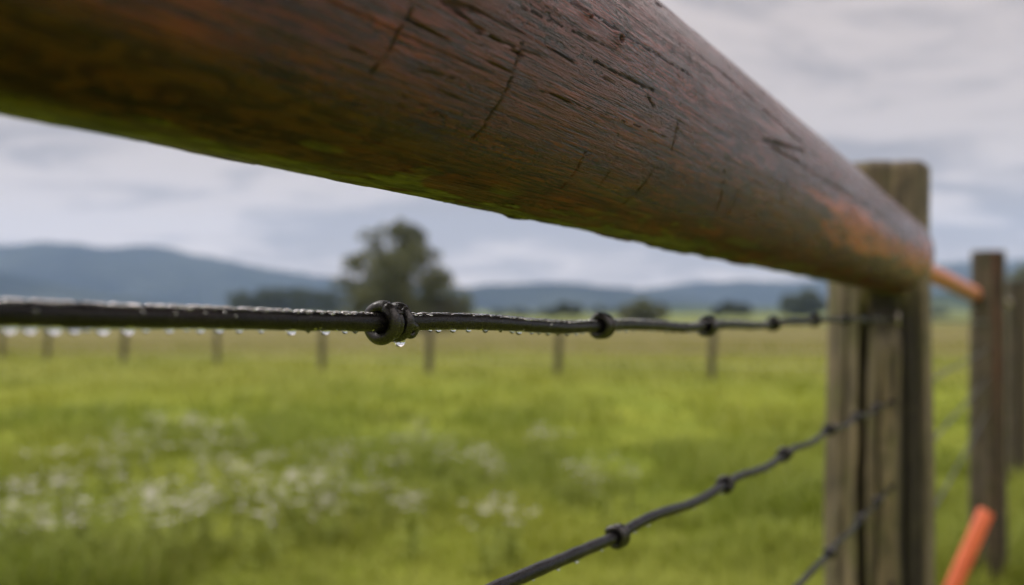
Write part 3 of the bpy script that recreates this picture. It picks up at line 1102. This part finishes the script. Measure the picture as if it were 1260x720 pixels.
tree('broadleaf_tree', 'low hazy tree left of the hills tree under the rail', 'tree', 900, 300,
     [(898, 378, 9), (912, 381, 9), (884, 383, 8)], 2200, 0.6, M['leaf2'], 530)
tree('broadleaf_tree', 'leafy green tree rising beyond the farthest fence post', 'tree', 1262, 140,
     [(1250, 344, 14), (1275, 338, 20), (1240, 362, 14), (1265, 365, 24), (1295, 355, 22), (1260, 388, 26)], 6000, 0.28, M['leaf'], 540)
tree('broadleaf_tree', 'dim green tree right of the big tree, under the far hills', 'tree', 700, 260,
     [(694, 380, 9), (710, 382, 8), (682, 385, 7)], 2200, 0.5, M['leaf2'], 550)

# a far wood that reads as one dark mass
rg = random.Random(60)
blobs = []
for k in range(70):
    u = rg.uniform(285, 430)
    y = 420 + rg.uniform(-15, 15)
    h = 20 + 8 * math.sin((u - 285) / 145 * 3.1) + rg.uniform(-5, 4)
    for q in range(3):
        p = at(u + rg.uniform(-4, 4), 386 - h * (0.2 + 0.36 * q), y)
        blobs.append((p[0], p[1], p[2], 5.0 * y / F * rg.uniform(.8, 1.2)))
V, fq = leaves(blobs, 14000, 0.8, 61)
w_ = put('distant_woods', np_mesh('distant_woods', V, fq, False), M['leaf2'])
w_['kind'] = 'stuff'
# and a thin hedge line across the far pasture
blobs = []
for k in range(260):
    u = rg.uniform(-250, 1600)
    y = 520 + 30 * math.sin(u * 0.01) + rg.uniform(-8, 8)
    p = at(u, HV, y)
    if vnoise(np.array([u * 0.02]), np.array([0.5]), None, 9)[0] < 0.42:
        continue
    z = float(ground_z(p[0], y)) + rg.uniform(0.4, 2.6)
    blobs.append((p[0], y, z, rg.uniform(1.6, 3.4)))
V, fq = leaves(blobs, 16000, 0.9, 62)
w_ = put('distant_treeline', np_mesh('distant_treeline', V, fq, False), M['leaf2'])
w_['kind'] = 'stuff'


# ------------------------------------------------------------------ hills
def hill(name, ridge, y, depth, mat, seed, rough):
    us = np.linspace(ridge[0][0], ridge[-1][0], 260)
    vs = np.interp(us, [p[0] for p in ridge], [p[1] for p in ridge])
    kern = np.hanning(21); kern /= kern.sum()
    vs = np.convolve(np.pad(vs, 10, mode='edge'), kern, 'valid')
    ts = np.linspace(0, 1, 60)
    U, T = np.meshgrid(us, ts, indexing='ij')
    Hm = np.repeat(((HV - vs) / F * y)[:, None], len(ts), 1)
    yy = y + (T - 0.5) * depth
    xx = (U - CU) / F * y
    z = EYE + Hm * np.sin(math.pi * T) ** 1.2
    z = z + rough * (fbm(xx * 0.006, yy * 0.006, None, seed, 5) - 0.5) * np.sin(math.pi * T)
    z = z - 25 * (1 - np.sin(math.pi * T))
    V = np.stack([xx, yy, np.maximum(z, -0.5)], -1).reshape(-1, 3)
    o = put(name, np_mesh(name, V, grid_faces(len(us), len(ts))), mat)
    o['kind'] = 'structure'


hill('mountain', [(-900, 330), (-500, 312), (-200, 300), (0, 307), (90, 302), (190, 306), (270, 318), (340, 334), (420, 345), (520, 352), (640, 362), (760, 380), (820, 398)], 2900, 1500, M['hill'], 601, 40)
hill('hill', [(-600, 330), (-200, 322), (0, 334), (80, 350), (170, 368), (260, 384), (300, 398)], 1900, 700, M['hill'], 603, 25)
hill('hill', [(480, 398), (540, 368), (590, 350), (680, 348), (760, 356), (850, 366), (950, 390), (1000, 398)], 2300, 900, M['hill'], 605, 25)
hill('hill', [(640, 398), (740, 368), (820, 352), (890, 343), (960, 346), (1050, 338), (1160, 326), (1260, 318), (1400, 312), (1800, 330)], 3000, 1200, M['hill'], 607, 35)
hill('hill', [(560, 398), (680, 384), (820, 378), (920, 376), (1020, 371), (1150, 362), (1300, 352), (1700, 350)], 1150, 600, M['hill2'], 609, 12)
hill('hill', [(-700, 372), (-200, 376), (60, 380), (250, 383), (400, 384), (560, 388), (640, 398)], 1150, 600, M['hill2'], 611, 10)

# ------------------------------------------------------------------ air
bx = np.array([[x, y, z] for x in (-4100, 4100) for y in (-80, 4100) for z in (-6, 420)], float)
bf = np.array([[0, 1, 3, 2], [4, 6, 7, 5], [0, 4, 5, 1], [2, 3, 7, 6], [0, 2, 6, 4], [1, 5, 7, 3]])
hm = bpy.data.materials.new('air')
hm.use_nodes = True
t = hm.node_tree
t.nodes.clear()
pv = t.nodes.new('ShaderNodeVolumePrincipled')
pv.inputs['Color'].default_value = (0.46, 0.66, 1.0, 1)
pv.inputs['Density'].default_value = 0.00016
mo = t.nodes.new('ShaderNodeOutputMaterial')
t.links.new(pv.outputs[0], mo.inputs['Volume'])
hz = put('haze', np_mesh('haze', bx, bf, False), hm)
hz['kind'] = 'stuff'

# ------------------------------------------------------------------ sky and light
SUN_EL, SUN_AZ = R(52), R(-62)          # azimuth from +Y towards +X: high, on the left
w = bpy.data.worlds.new('World')
scene.world = w
w.use_nodes = True
t = w.node_tree
t.nodes.clear()
N = t.nodes.new
Lk = t.links.new
sky = N('ShaderNodeTexSky')
sky.sky_type = 'NISHITA'
sky.sun_disc = False
sky.sun_elevation = SUN_EL
sky.sun_rotation = SUN_AZ
bg1 = N('ShaderNodeBackground'); bg1.inputs[1].default_value = 0.10
Lk(sky.outputs[0], bg1.inputs[0])
tc = N('ShaderNodeTexCoord')
sep = N('ShaderNodeSeparateXYZ'); Lk(tc.outputs['Generated'], sep.inputs[0])


def mth(op, a, b=0.0):
    n = N('ShaderNodeMath'); n.operation = op
    for s, v in zip(n.inputs, (a, b)):
        if isinstance(v, bpy.types.NodeSocket):
            Lk(v, s)
        else:
            s.default_value = v
    return n.outputs[0]


zc = mth('ADD', mth('MAXIMUM', sep.outputs[2], 0.0), 0.17)
cmb = N('ShaderNodeCombineXYZ')
Lk(mth('DIVIDE', sep.outputs[0], zc), cmb.inputs[0])
Lk(mth('DIVIDE', sep.outputs[1], zc), cmb.inputs[1])


def cloud(scale, detail, dist, loc, rough=0.55):
    mp = N('ShaderNodeMapping'); mp.inputs['Scale'].default_value = scale; mp.inputs['Location'].default_value = loc
    Lk(cmb.outputs[0], mp.inputs[0])
    nt = N('ShaderNodeTexNoise'); nt.inputs['Scale'].default_value = 1; nt.inputs['Detail'].default_value = detail
    nt.inputs['Roughness'].default_value = rough; nt.inputs['Distortion'].default_value = dist
    Lk(mp.outputs[0], nt.inputs['Vector'])
    return nt.outputs['Fac']


def rmp(x, a, b, lo, hi):
    n = N('ShaderNodeMapRange'); n.interpolation_type = 'SMOOTHSTEP'
    Lk(x, n.inputs[0])
    for i, v in zip((1, 2, 3, 4), (a, b, lo, hi)):
        n.inputs[i].default_value = v
    return n.outputs[0]


c1 = cloud((0.60, 0.85, 1), 5, 0.6, (2.3, 0.4, 0))
c2 = cloud((1.9, 3.2, 1), 6, 0.8, (7.1, 3.2, 0), 0.6)
cc = mth('ADD', mth('MULTIPLY', c1, 0.5), mth('MULTIPLY', c2, 0.5))
mx = N('ShaderNodeMix'); mx.data_type = 'RGBA'
Lk(rmp(cc, 0.435, 0.565, 0, 1), mx.inputs[0])
mx.inputs[6].default_value = (0.335, 0.292, 0.288, 1)
mx.inputs[7].default_value = (0.605, 0.520, 0.485, 1)
lift = rmp(sep.outputs[2], 0.28, 0.80, 1.0, 4.8)         # an overcast sky is about three times brighter overhead than at the horizon
lift = mth('MULTIPLY', lift, rmp(sep.outputs[2], 0.03, 0.13, 1.15, 1.0))
lift = mth('MULTIPLY', lift, rmp(sep.outputs[2], 0.09, 0.19, 1.0, 0.84))
bg2 = N('ShaderNodeBackground')
Lk(mx.outputs[2], bg2.inputs[0])
Lk(lift, bg2.inputs[1])
ms = N('ShaderNodeMixShader')
ms.inputs[0].default_value = 0.95
Lk(bg1.outputs[0], ms.inputs[1]); Lk(bg2.outputs[0], ms.inputs[2])
wo = N('ShaderNodeOutputWorld')
Lk(ms.outputs[0], wo.inputs[0])

sd = bpy.data.lights.new('sun', 'SUN')
sd.energy = 1.5
sd.angle = R(25)
sd.color = (1.0, 0.96, 0.90)
so = bpy.data.objects.new('sun', sd)
col.objects.link(so)
dirv = Vector((math.sin(SUN_AZ) * math.cos(SUN_EL), math.cos(SUN_AZ) * math.cos(SUN_EL), math.sin(SUN_EL)))
so.rotation_euler = dirv.to_track_quat('Z', 'Y').to_euler()
so.location = (-20, 10, 30)

# ------------------------------------------------------------------ camera
cd = bpy.data.cameras.new('camera')
co = bpy.data.objects.new('camera', cd)
col.objects.link(co)
co.location = (0, 0, EYE)
co.rotation_euler = (R(90), 0, 0)
cd.sensor_width = 36
cd.lens = 36 * F / 1260
cd.shift_y = (HV - 360) / 1260
cd.clip_start = 0.005
cd.clip_end = 20000
cd.dof.use_dof = True
cd.dof.focus_distance = 0.272
cd.dof.aperture_fstop = cd.lens / 3.8          # a 3.8 mm wide aperture
scene.camera = co

scene.render.engine = 'CYCLES'
scene.cycles.use_denoising = True
scene.cycles.max_bounces = 10
scene.cycles.transmission_bounces = 8
scene.cycles.volume_bounces = 1
scene.view_settings.view_transform = 'Standard'
scene.view_settings.look = 'None'
scene.view_settings.exposure = 0.45
scene.view_settings.gamma = 1.0
scene.view_settings.use_curve_mapping = False
